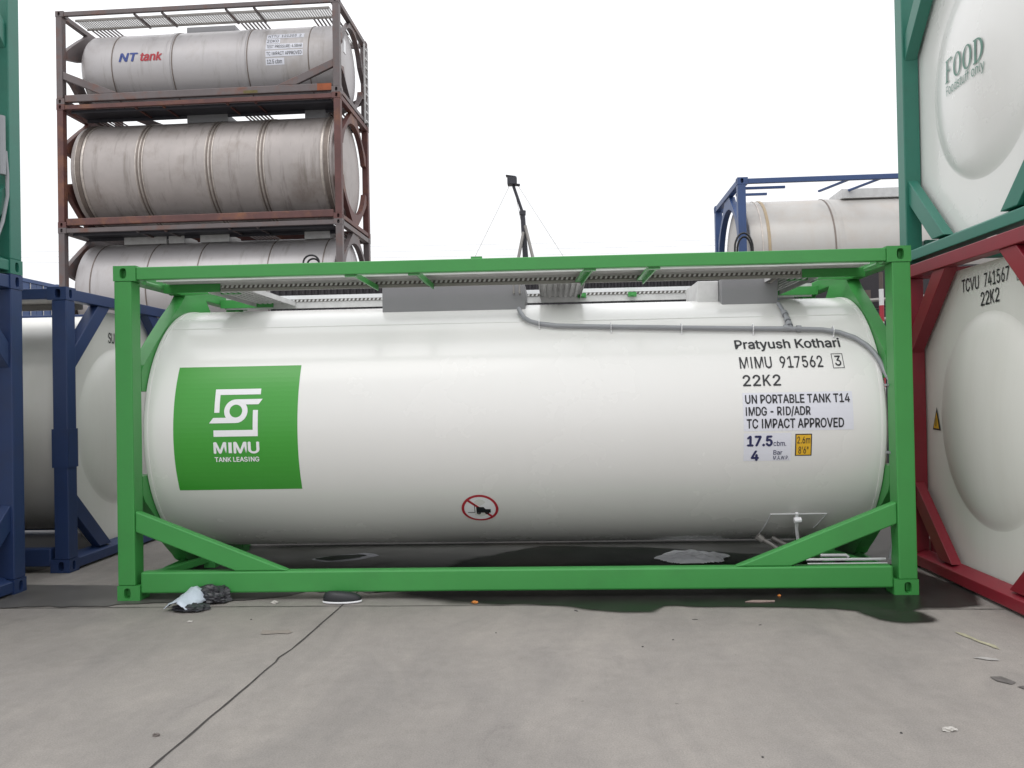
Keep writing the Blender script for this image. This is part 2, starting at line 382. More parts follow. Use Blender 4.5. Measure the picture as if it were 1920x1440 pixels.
def oval(cx, cy, a, b, rot, n=20):
    return [(cx+a*math.cos(t)*math.cos(rot)-b*math.sin(t)*math.sin(rot), cy+a*math.cos(t)*math.sin(rot)+b*math.sin(t)*math.cos(rot)) for t in [2*PI*i/n for i in range(n)]]
patch(oval(-1.66, 1.66, .32, .17, .45), .0085, RESID, 'pale_residue', .03)
patch(oval(-1.70, 1.66, .25, .125, .45), .0105, WET, 'puddle', .03)
patch([(-4.2, -.15), (-3.2, -.17), (-2.6, -.05), (-1.9, .02), (-1.6, .3), (-2.4, .5), (-4.2, .6)], .0065, DAMP_SHADE, 'damp_shade_patch', .03)  # dark band beyond the joint, partly painted-in shade
patch([(-4.4, .9), (-4.2, 6.0), (-10, 9.0), (-12, 1.0)], .0065, DAMP_SHADE, 'damp_shade_patch', .05)  # ground under and beyond the blue container, its shade painted in
YMARK = mat('yellow_paint_smear', (.335, .315, .22), .8, var=.3, vscale=20)
WMARK = mat('white_paint_smear', (.34, .325, .31), .8, var=.2, vscale=20)
OMARK = mat('faint_ochre_stain', (.245, .215, .19), .8, var=.1, vscale=12)
DMARK = mat('dark_oil_spot', (.115, .105, .10), .6, var=.25, vscale=12)
patch([(2.845, -.96), (2.88, -1.0), (2.905, -1.12), (2.94, -1.24), (2.935, -1.34), (2.91, -1.30), (2.885, -1.16), (2.855, -1.06)], .0045, YMARK, 'paint_smear', .012, step=.02)
patch([(2.70, -1.49), (2.76, -1.47), (2.83, -1.495), (2.83, -1.53), (2.76, -1.53)], .0045, WMARK, 'paint_smear', .01, step=.02)
patch([(2.64, -1.80), (2.70, -1.80), (2.73, -1.90), (2.69, -1.93), (2.65, -1.87)], .0045, DMARK, 'oil_spot', .01, step=.02)
patch([(2.70, -1.96), (2.76, -1.95), (2.78, -2.0), (2.72, -2.01)], .0045, DMARK, 'oil_spot', .01, step=.02)
patch([(-1.62, -.84), (-1.45, -.80), (-1.36, -.88), (-1.42, -.95), (-1.58, -.93)], .0042, OMARK, 'stain', .03, step=.02)
PINK = mat('pinkish_card', (.30, .22, .20), .8, var=.1)

# ------------------------------------------------------------------ tank container
L_, W_ = 6.058, 2.438
CY = W_/2
def casting(parent, m, sx, sy, top, H):
    """corner casting with an oval opening in its side and end faces"""
    cx, cy, cz = .178, .162, .118
    x1 = sx*L_/2; y1 = 0.0 if sy < 0 else W_; z0 = H-cz if top else 0.0
    k = MB()
    ox = -sx; oy = 1 if sy < 0 else -1                      # inward directions
    def holed(origin, ua, ul, va, vl, inward, hu, hv, ru, rv):
        N = 24; outer = []; inner = []
        for i in range(N):
            a = 2*PI*i/N+1e-4; c, s_ = math.cos(a), math.sin(a)
            mx = max(abs(c), abs(s_)); pu, pv = (c/mx+1)/2*ul, (s_/mx+1)/2*vl
            e = .55
            iu = hu+ru*math.copysign(abs(c)**e, c); iv = hv+rv*math.copysign(abs(s_)**(e+.2), s_)
            outer.append((pu, pv)); inner.append((iu, iv))
        O = Vector(origin); U = Vector(ua); V = Vector(va); I = Vector(inward)
        vs = [O+U*a+V*b for a, b in outer]+[O+U*a+V*b for a, b in inner]+[O+U*a+V*b+I*.075 for a, b in inner]
        fs = [(i, (i+1) % N, N+(i+1) % N, N+i) for i in range(N)]+[(N+i, N+(i+1) % N, 2*N+(i+1) % N, 2*N+i) for i in range(N)]+[tuple(range(2*N, 3*N))]
        k.add(vs, fs)
    holed((x1, y1, z0), (ox, 0, 0), cx, (0, 0, 1), cz, (0, oy, 0), cx*.44, cz*.50, .026, .040)
    holed((x1, y1, z0), (0, oy, 0), cy, (0, 0, 1), cz, (ox, 0, 0), cy*.46, cz*.50, .024, .040)
    xa, xb = x1, x1+ox*cx; ya, yb = y1, y1+oy*cy
    c8 = [(x, y, z) for z in (z0, z0+cz) for y in (ya, yb) for x in (xa, xb)]
    k.add(c8, [(0, 1, 3, 2), (4, 6, 7, 5), (2, 3, 7, 6), (1, 5, 7, 3)])
    return k.build('corner_casting', m, parent)

def frame(T, m, H, brace=True, end='plate', rail_h=.097, bot=(.055, .220), tr=1.05, tz=1.283, ins=0, hioff=.76):
    hx = L_/2; ix = hx-.178
    for sx in (-1, 1):
        for sy in (-1, 1):
            for top in (0, 1): casting(T, m, sx, sy, top, H)
            ya, yb = (.004, .152) if sy < 0 else (W_-.152, W_-.004)
            k = MB(); xa, xb = sorted((sx*(hx-.004), sx*(hx-.140))); k.box(xa, xb, ya, yb, .1185, H-.1185)
            k.build('corner_post', m, T, bevel=.008)
    for sy in (-1, 1):
        def yy(a, b): return (a, b) if sy < 0 else (W_-b, W_-a)
        k = MB(); k.box(-ix+.0005, ix-.0005, *yy(.007, .078), H-.109, H-.109+rail_h); k.build('top_side_rail', m, T, bevel=.006)
        k = MB(); k.box(-ix+.0005, ix-.0005, *yy(.010, .105), bot[0], bot[1]); k.build('bottom_side_rail', m, T, bevel=.014)
        if brace:
            for sx in (-1, 1):
                pts = [(sx*(hx-.1405), .528), (sx*(hx-.1405), .690), (sx*1.700, bot[1]+.0008), (sx*2.105, bot[1]+.0008)]
                k = MB(); k.prism(pts, 'y', *yy(.016, .094)); k.build('side_brace', m, T, bevel=.010)
    for sx in (-1, 1):
        def xx(a, b): return tuple(sorted((sx*(hx-a), sx*(hx-b))))
        k = MB(); k.box(*xx(.008, .115), .1625, W_-.1625, H-.115, H-.012); k.build('top_end_rail', m, T, bevel=.006)
        k = MB(); k.prism([(sx*(hx-.008), .02), (sx*(hx-.008), .105), (sx*(hx-.115), .150), (sx*(hx-.115), .02)], 'y', .1625, W_-.1625); k.build('bottom_end_rail', m, T, bevel=.006)
        zt = H-.1155; zb = .135
        if end == 'arch':
            for up in (0, 1):
                ra = min(.97, tr*.93) if sx != ins else tr*.62
                dz = H-2.591
                O = [(1.066, 1.62+dz), (1.066, 1.795+dz), (.80, 2.02+dz), (.48, 2.27+dz), (.33, 2.375+dz), (.27, 2.43+dz), (.25, 2.4755+dz), (-.25, 2.4755+dz), (-.27, 2.43+dz), (-.33, 2.375+dz), (-.48, 2.27+dz), (-.80, 2.02+dz), (-1.066, 1.795+dz), (-1.066, 1.62+dz)]
                if not up: O = [(p, max(2.566-(q-dz), .1205)) for p, q in O]; O = [(p, q if H > 2.2 else min(q, .62)) for p, q in O]
                xa, xb = xx(.035, .14)
                def resample(P, N):
                    d = [0]
                    for i in range(1, len(P)): d.append(d[-1]+math.dist(P[i], P[i-1]))
                    R = []
                    for j in range(N):
                        t = d[-1]*j/(N-1); i = max(q for q in range(len(d)) if d[q] <= t+1e-9); i = min(i, len(P)-2)
                        f = (t-d[i])/max(1e-9, d[i+1]-d[i]); R.append((P[i][0]+f*(P[i+1][0]-P[i][0]), P[i][1]+f*(P[i+1][1]-P[i][1])))
                    return R
                N = 41; A = resample(O, N); B = []
                for j in range(N):
                    a = math.radians(20+140*j/(N-1)); B.append((ra*math.cos(a), tz+ra*math.sin(a)*(1 if up else -1)))
                vs = []
                for X in (xa, xb): vs += [(X, CY+p, q) for p, q in A]+[(X, CY+p, q) for p, q in B]
                fs = []
                for j in range(N-1):
                    fs += [(j, j+1, N+j+1, N+j), (2*N+j, 3*N+j, 3*N+j+1, 2*N+j+1), (j, 2*N+j, 2*N+j+1, j+1), (N+j, N+j+1, 3*N+j+1, 3*N+j)]
                fs += [(0, N, 3*N, 2*N), (N-1, 3*N-1, 4*N-1, 2*N-1)]
                k = MB(); k.add(vs, fs); k.build('end_arch', m, T)
        else:
            wdt = .2
            for s2 in (-1, 1):
                hi = H-hioff; 
                q = [(s2*1.0665, hi), (s2*1.0665, hi+wdt), (s2*.62, zt), (s2*.40, zt)]
                k = MB(); k.prism([(CY+a, b) for a, b in q], 'x', *xx(.025, .125)); k.build('end_brace', m, T, bevel=.005)
                q = [(s2*1.0665, .72), (s2*1.0665, .72-wdt), (s2*.64, zb-.03), (s2*.42, zb-.03)]
                k = MB(); k.prism([(CY+a, max(b, .14 if abs(a) < 1 else b)) for a, b in q], 'x', *xx(.03, .110)); k.build('end_brace', m, T, bevel=.005)

DOME = [(.0, 1.0), (.002, .985), (.008, .96), (.018, .93), (.030, .89), (.044, .83), (.059, .75), (.079, .6), (.096, .42), (.106, .25), (.110, .1), (.111, .0001)]
def dome_off(r):                       # bulge of an end dome at relative radius r
    for (a, ra), (b, rb) in zip(DOME, DOME[1:]):
        if rb <= r <= ra: return a+(b-a)*(ra-r)/(ra-rb)
    return 0.0
def tank(T, m, r=1.05, zc=1.283, half=2.88, end='plate', H=2.591, dome_r=.81, dome_z=1.283, depth=.34):
    hx = L_/2
    if end == 'plate':
        prof = [(-half, .6), (-half, r-.012), (-half+.012, r), (half-.012, r), (half, r-.012), (half, .6)]
    elif end == 'arch':
        e = []
        for t in range(0, 11):
            a = t/10*PI/2; e.append((half+.12*math.sin(a), (r-.004)*math.cos(a)*.985+.0001))
        prof = [(-x, q) for x, q in reversed(e)]+[(-half, r-.004), (-half+.006, r), (half-.006, r), (half, r-.004)]+e
    else:
        def dish(d): return [(half-d+d*math.sin(t/12*PI/2), r*math.cos(t/12*PI/2)+.0001) for t in range(13)]
        prof = [(-x, q) for x, q in reversed(dish(depth))]+dish(min(depth, .14))
    k = MB(); k.lathe_x(prof, CY, zc, 144); S = k.build('tank_shell', m, T, smooth=True, angle=28)
    if end == 'plate':
        for sx in (-1, 1):
            xa, xb = sorted((sx*(half+.001), sx*(half+.024)))
            t = H-.14; hi = H-.66
            P = [(1.13, .60), (1.13, hi), (.51, t), (-.51, t), (-1.13, hi), (-1.13, .60), (-.53, .125), (.53, .125)]
            k = MB(); k.prism([(CY+a, b) for a, b in P], 'x', xa, xb); k.build('end_plate', m, S)
            k = MB(); k.lathe_x([(sx*(half+.0235+a), dome_r*b) for a, b in DOME], CY, dome_z, 96); k.build('end_dome', m, S, smooth=True, angle=80)
    return S
def cylmap(r, zc, off):
    R = r+off
    def f(u, v, d=0.0):
        a = v/r; return (u, CY-(R+d)*math.cos(a), zc+(R+d)*math.sin(a))
    return f
def band(S, x, r, zc, wd, ht, m, name='ring_band'):
    k = MB(); k.lathe_x([(x-wd/2, r-.01), (x-wd/2, r+ht*.8), (x-wd/2+.006, r+ht), (x+wd/2-.006, r+ht), (x+wd/2, r+ht*.8), (x+wd/2, r-.01)], CY, zc, 96)
    return k.build(name, m, S, smooth=True, angle=30)
def grate_walkway(T, x0, x1, y0, y1, z, m, pitch=.055):
    """open mesh walkway: frame angles and thin bars one can see the sky through"""
    k = MB(); k.box(x0, x1, y0, y0+.03, z-.04, z+.005); k.box(x0, x1, y1-.03, y1, z-.04, z+.005)
    n = int((x1-x0)/pitch)
    for i in range(n+1):
        x = x0+(x1-x0)*i/n; k.box(x-.006, x+.006, y0+.031, y1-.031, z-.012, z)
    ny = int((y1-y0)/.05)
    for i in range(1, ny):
        y = y0+(y1-y0)*i/ny; k.box(x0+.001, x1-.001, y-.005, y+.005, z-.020, z-.0125)
    return k.build('walkway', m, T)
def slab(T, name, m, x0, x1, y0, y1, z0, z1, bevel=.006):
    k = MB(); k.box(x0, x1, y0, y1, z0, z1); return k.build(name, m, T, bevel=bevel)
GRP = 'tank containers stored in the yard'
def container(label, loc, rz=0, group=GRP):
    T = empty('tank_container', loc, rz); tag(T, label, 'tank container', group); return T

# ------------------------------------------------------------------ main green container
HM = 2.591
T = container('green framed white tank container with a square green logo panel, front and centre', (0, 0, .003))
frame(T, GREEN, HM, True, 'arch')
S = tank(T, TANKW, 1.05, 1.283, 2.885, 'arch')
C3 = cylmap(1.05, 1.283, .0012); C5 = cylmap(1.05, 1.283, .0030); C6 = cylmap(1.05, 1.283, .0037); C7 = cylmap(1.05, 1.283, .0044)
# edge trims of the cladding, longitudinal seam
for x in (-2.868, 2.868): band(S, x, 1.05, 1.283, .03, .006, TANKW, 'edge_trim')
k = MB(); cm = cylmap(1.05, 1.283, 0)
for (u0, u1, v, t) in ((-2.84, 2.84, 1.0, .010),):
    a, b, c, d = cm(u0, v), cm(u1, v), cylmap(1.05, 1.283, .004)(u0, v-.002), cylmap(1.05, 1.283, .004)(u1, v-.002)
    e, f = cm(u0, v-t), cm(u1, v-t); k.add([a, b, d, c, e, f], [(0, 1, 2, 3), (3, 2, 5, 4)])
k.build('cladding_seam', TANKW, S)
k = MB(); k.add([C3(.105, .35), C3(.108, .35), C3(.108, .82), C3(.105, .82)], [(0, 1, 2, 3)]); k.build('cladding_seam', BEAD, S)
# logo panel
sheet(rect(-2.647, -1.652, -.480, .546), C3, LOGOG, S, 'logo_panel')
sheet([(-2.318, .155), (-2.277, .155), (-2.277, .298), (-1.953, .298), (-1.953, .345), (-2.318, .345)], C5, FILMW, S, 'logo_mark')
sheet([(-2.322, -.034), (-1.968, -.034), (-1.968, .172), (-2.008, .172), (-2.008, .016), (-2.322, .016)], C5, FILMW, S, 'logo_mark')
vs, fs = ring_uv(-2.145, .166, .051, .094); k = MB(); k.add([C5(u, v) for u, v in vs], fs); k.build('logo_mark', FILMW, S)
sheet([(-2.145, .2602), (-2.12, .236), (-2.085, .220), (-2.062, .2175), (-1.965, .2175), (-1.935, .2605)], C6, FILMW, S, 'logo_mark')
sheet([(-2.145, .0718), (-2.17, .096), (-2.205, .112), (-2.228, .1145), (-2.325, .1145), (-2.357, .0715)], C6, FILMW, S, 'logo_mark')
sheet(rect(-2.207, -2.180, -.166, -.080), C5, FILMW, S, 'lettering')
for ch, ua, ub in (('M', -2.322, -2.228), ('M', -2.162, -2.066), ('U', -2.046, -1.965)):
    lettering(ch, ua, ub, -.166, -.080, C5, FILMW, S, .024)
lettering('TANK LEASING', -2.322, -1.968, -.235, -.198, C5, FILMW, S, .022)
# lettering on the right
sheet(rect(1.812, 2.64, -.058, .236), C3, STICK, S, 'sticker')
sheet(rect(1.812, 2.172, -.293, -.076), C3, STICK, S, 'sticker')
lettering('Pratyush Kothari', 1.800, 2.612, .614, .700, C5, BLACK, S, .018)
lettering('MIMU', 1.815, 2.060, .437, .535, C5, BLACK, S, .011)
lettering('917562', 2.125, 2.450, .437, .535, C5, BLACK, S, .011)
lettering('3', 2.545, 2.590, .446, .532, C5, BLACK, S, .011)
k = MB()
for r_ in (rect(2.524, 2.529, .424, .553), rect(2.606, 2.611, .424, .553), rect(2.5292, 2.6058, .424, .429), rect(2.5292, 2.6058, .548, .553)):
    k.add([C5(u, v) for u, v in r_], [(0, 1, 2, 3)])
k.build('check_digit_box', BLACK, S)
for i, ch in enumerate('22K2'):
    lettering(ch, 1.825+i*.0765, 1.825+i*.0765+.056, .291, .378, C5, BLACK, S, .013)
lettering('UN PORTABLE TANK T14', 1.832, 2.618, .153, .218, C5, BLACK, S, .020)
lettering('IMDG - RID/ADR', 1.832, 2.318, .060, .124, C5, BLACK, S, .020)
lettering('TC IMPACT APPROVED', 1.836, 2.566, -.037, .032, C5, BLACK, S, .020)
lettering('17.5', 1.840, 2.026, -.173, -.098, C5, NAVY, S, .034)
lettering('cbm.', 2.037, 2.133, -.175, -.136, C5, NAVY, S, .006)
lettering('4', 1.872, 1.924, -.289, -.213, C5, NAVY, S, .034)
lettering('Bar', 2.038, 2.104, -.244, -.210, C5, NAVY, S, .008)
lettering('M.A.W.P.', 2.038, 2.154, -.284, -.254, C5, NAVY, S, .004)
sheet(rect(2.201, 2.327, -.257, -.085), C3, BLACK, S, 'sticker')
sheet(rect(2.209, 2.319, -.249, -.093), C5, YELL, S, 'sticker')
lettering('2.6m', 2.216, 2.312, -.158, -.106, C7, BLACK, S, .006)
lettering("8'6\"", 2.226, 2.300, -.238, -.184, C7, BLACK, S, .006)
# no fork lift sign
cu, cv = -.246, -.708
vs, fs = ring_uv(cu, cv, .001, .130); k = MB(); k.add([C3(u, v) for u, v in vs], fs); k.build('no_forklift_sign', FILMW, S)
vs, fs = ring_uv(cu, cv, .127, .148); k = MB(); k.add([C5(u, v) for u, v in vs], fs); k.build('no_forklift_sign', REDL, S)
k = MB()
for P in ([(cu-.045, cv-.045), (cu-.040, cv-.045), (cu-.040, cv+.055), (cu-.045, cv+.055)], [(cu-.10, cv-.045), (cu-.046, cv-.045), (cu-.046, cv-.039), (cu-.10, cv-.039)],
          [(cu-.030, cv-.045), (cu+.085, cv-.045), (cu+.085, cv-.005), (cu+.045, cv-.005), (cu+.03, cv+.02), (cu-.030, cv+.02)]):
    k.add([C5(u, v) for u, v in P], [tuple(range(len(P)))])
for q in (-.012, .055):
    vs, fs = ring_uv(cu+q, cv-.050, .004, .016, 16); k.add([C6(u, v) for u, v in vs], fs)
k.build('no_forklift_sign', BLACK, S)
d = .0075
k = MB(); P = [(cu-.093-d, cv+.093-d), (cu-.093+d, cv+.093+d), (cu+.093+d, cv-.093+d), (cu+.093-d, cv-.093-d)]
k.add([C7(u, v) for u, v in P], [(0, 1, 2, 3)]); k.build('no_forklift_sign', REDL, S)
# walkways
WZ = 2.521
def plank(x0, x1, ya, yb, inn, zt, zl):
    """galvanised plank with a deep inner edge; inn = +1 when that edge is at yb"""
    k = MB(); k.box(x0, x1, ya+.004, yb-.004, WZ, WZ+.004)
    yi = yb if inn > 0 else ya; yo = ya if inn > 0 else yb
    k.box(x0, x1, *sorted((yo, yo+inn*.003)), WZ-.010, WZ+.004)
    k.box(x0, x1, *sorted((yi-inn*.003, yi)), zl, zt)
    for j in range(1, 4):
        y = ya+(yb-ya)*j/4; k.box(x0, x1, y-.004, y+.004, WZ-.006, WZ-.0005)
    return k.build('walkway', GALV, T)
def teeth(x0, x1, y, z, h, m, par):
    k = MB(); n = int((x1-x0)/.040); h /= 2
    for i in range(n):
        x = x0+(i+.5)*(x1-x0)/n
        k.prism([(x-.013, z-h), (x+.005, z-h), (x+.013, z+h), (x-.005, z+h)], 'y', y-.012, y)
    return k.build('grip_teeth', m, par)
Wf = plank(-2.86, 2.86, .365, .620, 1, WZ+.004, 2.448); Wr = plank(-2.86, 2.86, 1.870, 2.345, -1, 2.552, 2.425)
k = MB(); k.box(-2.42, 2.40, .6135, .6165, 2.475, 2.502); k.build('slot_strip', SLOT, Wf)
teeth(-2.42, 2.40, .6130, 2.489, .021, GALV, Wf)
k = MB(); k.box(-2.42, 2.40, .605, .6165, 2.449, 2.4735); k.build('edge_angle', DGALV, Wf)
k = MB(); k.box(-2.40, 2.40, 1.860, 1.8690, 2.513, 2.551); k.build('edge_angle', FAINT, Wr)
k = MB(); k.box(-2.40, 2.40, 1.8660, 1.8690, 2.487, 2.5125); k.build('slot_strip', SLOT, Wr)
teeth(-2.40, 2.40, 1.8655, 2.499, .020, GALV, Wr)
for x0, x1 in ((-2.91, -2.425), (2.405, 2.91)):
    k = MB(); k.box(x0, x1, .604, .6165, 2.447, WZ-.004); k.build('walkway_angle', GREEN, T)
for x0, x1 in ((-2.91, -2.38), (2.38, 2.91)):
    k = MB(); k.box(x0, x1, 1.846, 1.8595, 2.440, 2.520); k.build('walkway_angle', GREEN, T)
    k = MB(); k.box(x0-(.1 if x0 < 0 else 0), x1+(.1 if x0 > 0 else 0), .93, .985, WZ-.052, WZ-.022); k.build('walkway_support', GREEN, T, bevel=.003)
# cross walkways with ribs
for x0, x1 in ((.255, .640), (-2.55, -2.16), (2.16, 2.55)):
    k = MB(); k.box(x0, x1, .66, 1.866, WZ-.034, WZ-.030)
    k.box(x0, x0+.003, .66, 1.866, WZ-.075, WZ-.0345); k.box(x1-.003, x1, .66, 1.866, WZ-.075, WZ-.0345)
    for j in range(1, 8):
        x = x0+(x1-x0)*j/8; k.box(x-.011, x+.011, .67, 1.86, WZ-.048, WZ-.0345)
    k.build('cross_walkway', GALV, T)
# angle brackets from rail to walkway
for x, dx in ((-1.18, .075), (-.69, .05), (.655, -.07), (1.14, -.05)):
    k = MB(); a = (x, .060, 2.508); b = (x+dx, .60, 2.462)
    k.beam(a, b, .055, .012); k.beam((a[0]+.022, a[1], a[2]-.02), (b[0]+.022, b[1], b[2]-.02), .010, .034)
    k.box(x-.045, x+.045, .030, .079, 2.468, 2.4815); k.build('walkway_bracket', GREEN, T)
    k = MB(); k.box(x-.04, x+.04, 1.80, 1.852, WZ-.062, WZ-.02); k.box(x-.02, x+.02, 1.78, 1.7995, WZ-.055, WZ-.03); k.build('walkway_bracket', GREEN, T)
for sx in (-1, 1):
    k = MB(); k.tube([(sx*2.80, .04, 2.462), (sx*2.80, .30, 2.462)], .016, 8); k.build('stay', GREEN, T, smooth=True)
# spill boxes on the tank
slab(T, 'manway_box', BOXG, -1.098, .135, .85, 1.62, 2.238, 2.486)
slab(T, 'valve_box', BOXG, 1.800, 2.272, .85, 1.62, 2.232, 2.486)
slab(T, 'valve_box', GALV, 1.618, 1.798, .97, 1.60, 2.252, 2.484)
k = MB()
for q in (-.02, .03): k.tube([(.06+q, .846, 2.40), (.06+q, .80, 2.40), (.06+q, .80, 2.47)], .008, 6)
k.tube([(2.20, .846, 2.44), (2.20, .80, 2.44), (2.24, .80, 2.47)], .010, 6); k.build('hinge', DGALV, T)
k = MB(); k.box(-.25, -.165, .03, .07, HM-.0115, HM+.006); k.build('lug', GREEN, T)
# conduit over the shell and down the right end
CC = cylmap(1.05, 1.283, .030)
pts = [(.083, 1.19), (.100, 1.10), (.135, 1.01), (.185, .955), (.255, .922), (.40, .888), (.835, .860), (1.397, .829), (1.958, .801), (2.25, .790), (2.50, .772), (2.62, .740), (2.726, .683), (2.80, .61), (2.845, .54), (2.875, .46), (2.895, .38)]
P = [CC(u, v) for u, v in pts]+[(2.905, .135, 1.60), (2.91, .130, 1.40), (2.912, .130, 1.0), (2.912, .130, .6), (2.905, .14, .34), (2.895, .17, .24)]
k = MB(); k.tube(P, .019, 10); CON = k.build('drain_conduit', PIPEG, S, smooth=True, angle=60)
for u, v in ((.255, .922), (.835, .860), (1.397, .829), (1.958, .801), (2.577, .756)):
    k = MB(); Q = [cylmap(1.05, 1.283, o)(u, v+dv) for o, dv in ((.003, -.045), (.020, -.026), (.052, -.020), (.054, .020), (.020, .026), (.003, .045))]
    for a, b in zip(Q, Q[1:]): k.beam(a, b, .022, .006, (1, 0, 0))
    k.build('pipe_clip', FILMW, CON)
for z in (1.56, 1.05, .62):
    k = MB(); k.box(2.868, 2.935, .108, .155, z-.008, z+.008); k.build('pipe_clip', PIPEG, CON)
k = MB(); k.tube([CC(2.245, 1.17), CC(2.247, 1.10), CC(2.252, .96), CC(2.258, .80)], .017, 10)
for v, q in ((.985, .027), (.90, .026), (.84, .028)): k.tube([CC(2.252, v+.018), CC(2.253, v-.018)], q, 10)
k.tube([CC(2.20, .80), CC(2.235, .798)], .027, 10); k.tube([CC(2.30, .79), CC(2.335, .788)], .027, 10); k.build('branch_pipe', PIPEG, CON, smooth=True, angle=40)
# outlet gear under the right end
k = MB()
for (u0, v0), (u1, v1) in (((2.075, -.815), (2.515, -.815)), ((2.075, -.815), (2.045, -1.15)), ((2.515, -.815), (2.46, -1.03))):
    n = 8
    for j in range(n):
        a = CC(u0+(u1-u0)*j/n, v0+(v1-v0)*j/n); b = CC(u0+(u1-u0)*(j+1)/n, v0+(v1-v0)*(j+1)/n)
        a = cylmap(1.05, 1.283, .004)(u0+(u1-u0)*j/n, v0+(v1-v0)*j/n); b = cylmap(1.05, 1.283, .004)(u0+(u1-u0)*(j+1)/n, v0+(v1-v0)*(j+1)/n)
        k.beam(a, b, .007, .007)
k.build('cladding_seam', FAINT, S)
k = MB(); k.tube([(2.265, .41, .560), (2.273, .44, .50), (2.285, .50, .42), (2.318, .56, .27)], .013, 8); k.tube([(2.245, .42, .50), (2.30, .42, .505)], .022, 8); k.build('outlet_handle', FILMW, T, smooth=True)
k = MB(); k.tube([(2.02, .62, .33), (2.10, .62, .285), (2.22, .60, .20)], .016, 8); k.tube([(2.0, .62, .345), (2.04, .62, .315)], .030, 8)
k.tube([(2.15, .75, .31), (2.28, .72, .24)], .02, 8); k.build('outlet_valve', DGALV, T, smooth=True)
for z, y in ((.212, .30), (.182, .27)):
    k = MB(); k.tube([(2.30, y, z), (2.905, y, z)], .011, 8); k.build('drain_pipe', FILMW, T, smooth=True)
k = MB(); k.tube([(2.47, .5, .206), (2.67, .5, .206), (2.69, .5, .19)], .012, 8); k.build('drain_pipe', FILMW, T, smooth=True)
# diagonal bars of the floor frame at both ends
for sx in (-1, 1):
    for ya, yb in ((.165, 1.0), (W_-.165, W_-1.0)):
        k = MB(); k.beam((sx*2.87, ya, .155), (sx*2.60, yb, .165), .07, .05); k.build('floor_brace', GREEN, T, bevel=.004)
    k = MB(); k.box(*sorted((sx*2.58, sx*2.68)), .8, W_-.8, .09, .20); k.build('saddle_beam', GREEN, T, bevel=.004)
# ------------------------------------------------------------------ end-on containers left and right
def endon(label, m, loc, tm=CREAM, H=2.591, dome_r=.81, group=GRP, brace=True, hioff=.76):
    T = container(label, loc, 0, group); frame(T, m, H, brace, 'plate', hioff=hioff); S = tank(T, tm, 1.10, 1.33, 2.855, 'plate', H, dome_r)
    k = MB(); k.box(-2.85, 2.85, .12, .60, 2.50, 2.51); k.box(-2.85, 2.85, .59, .60, 2.44, 2.4995); k.build('walkway', DGALV, T)
    return T, S
TR, SR = endon('red framed cream tank container seen from its end, on the ground at the right edge', REDP, (3.42+L_/2, -1.24, .003))
PX = -(2.855+.0235+.005)                # plane just in front of the left end plate
def endmap(off=0.0, dome=None):
    def f(u, v, d=0.0):                 # u runs from the far side towards the viewer, v up
        y = u; x = PX-off-d
        if dome:
            r = math.hypot(y-CY, v-1.283)/dome; x = PX-dome_off(min(r, 1))-off-d
        return (x, y, v)
    return f
y0 = 1.24                               # local y = world y + 1.24
E0 = endmap()
lettering('TCVU', .376+y0, .110+y0, 2.268, 2.366, E0, BLACK, SR, .006, slope=.004)
lettering('741567', .030+y0, -.318+y0, 2.272, 2.372, E0, BLACK, SR, .006, slope=.008)
lettering('1', -.440+y0, -.470+y0, 2.285, 2.370, E0, BLACK, SR, .006)
k = MB()
for r_ in (rect(-.492, -.486, 2.262, 2.394), rect(-.422, -.416, 2.262, 2.394), rect(-.4858, -.4222, 2.262, 2.267), rect(-.4858, -.4222, 2.389, 2.394)):
    k.add([E0(u+y0, v) for u, v in r_], [(0, 1, 2, 3)])
k.build('check_digit_box', BLACK, SR)
for i, ch in enumerate('22K2'): lettering(ch, .085-i*.070+y0, .030-i*.070+y0, 2.136+i*.003, 2.236+i*.003, E0, BLACK, SR, .008)
k = MB(); k.add([E0(u+y0, v) for u, v in ((.945, 1.176), (.795, 1.172), (.862, 1.368))], [(0, 1, 2)]); k.build('warning_sticker', BLACK, SR)
k = MB(); E1 = endmap(.003); k.add([E1(u+y0, v) for u, v in ((.920, 1.190), (.822, 1.187), (.864, 1.325))], [(0, 1, 2)]); k.build('warning_sticker', YELL, SR)
k = MB(); E2 = endmap(.006); k.add([E2(u+y0, v) for u, v in ((.880, 1.205), (.866, 1.205), (.860, 1.285), (.874, 1.27))], [(0, 1, 2, 3)]); k.build('warning_sticker', BLACK, SR)

TT, ST = endon('teal framed white food tank container stacked on the red one, seen from its end', TEAL, (3.42+L_/2, -1.24, 2.597), TANKW, dome_r=.80, hioff=.83)
E3 = endmap(.003, .80)
zb = 2.597
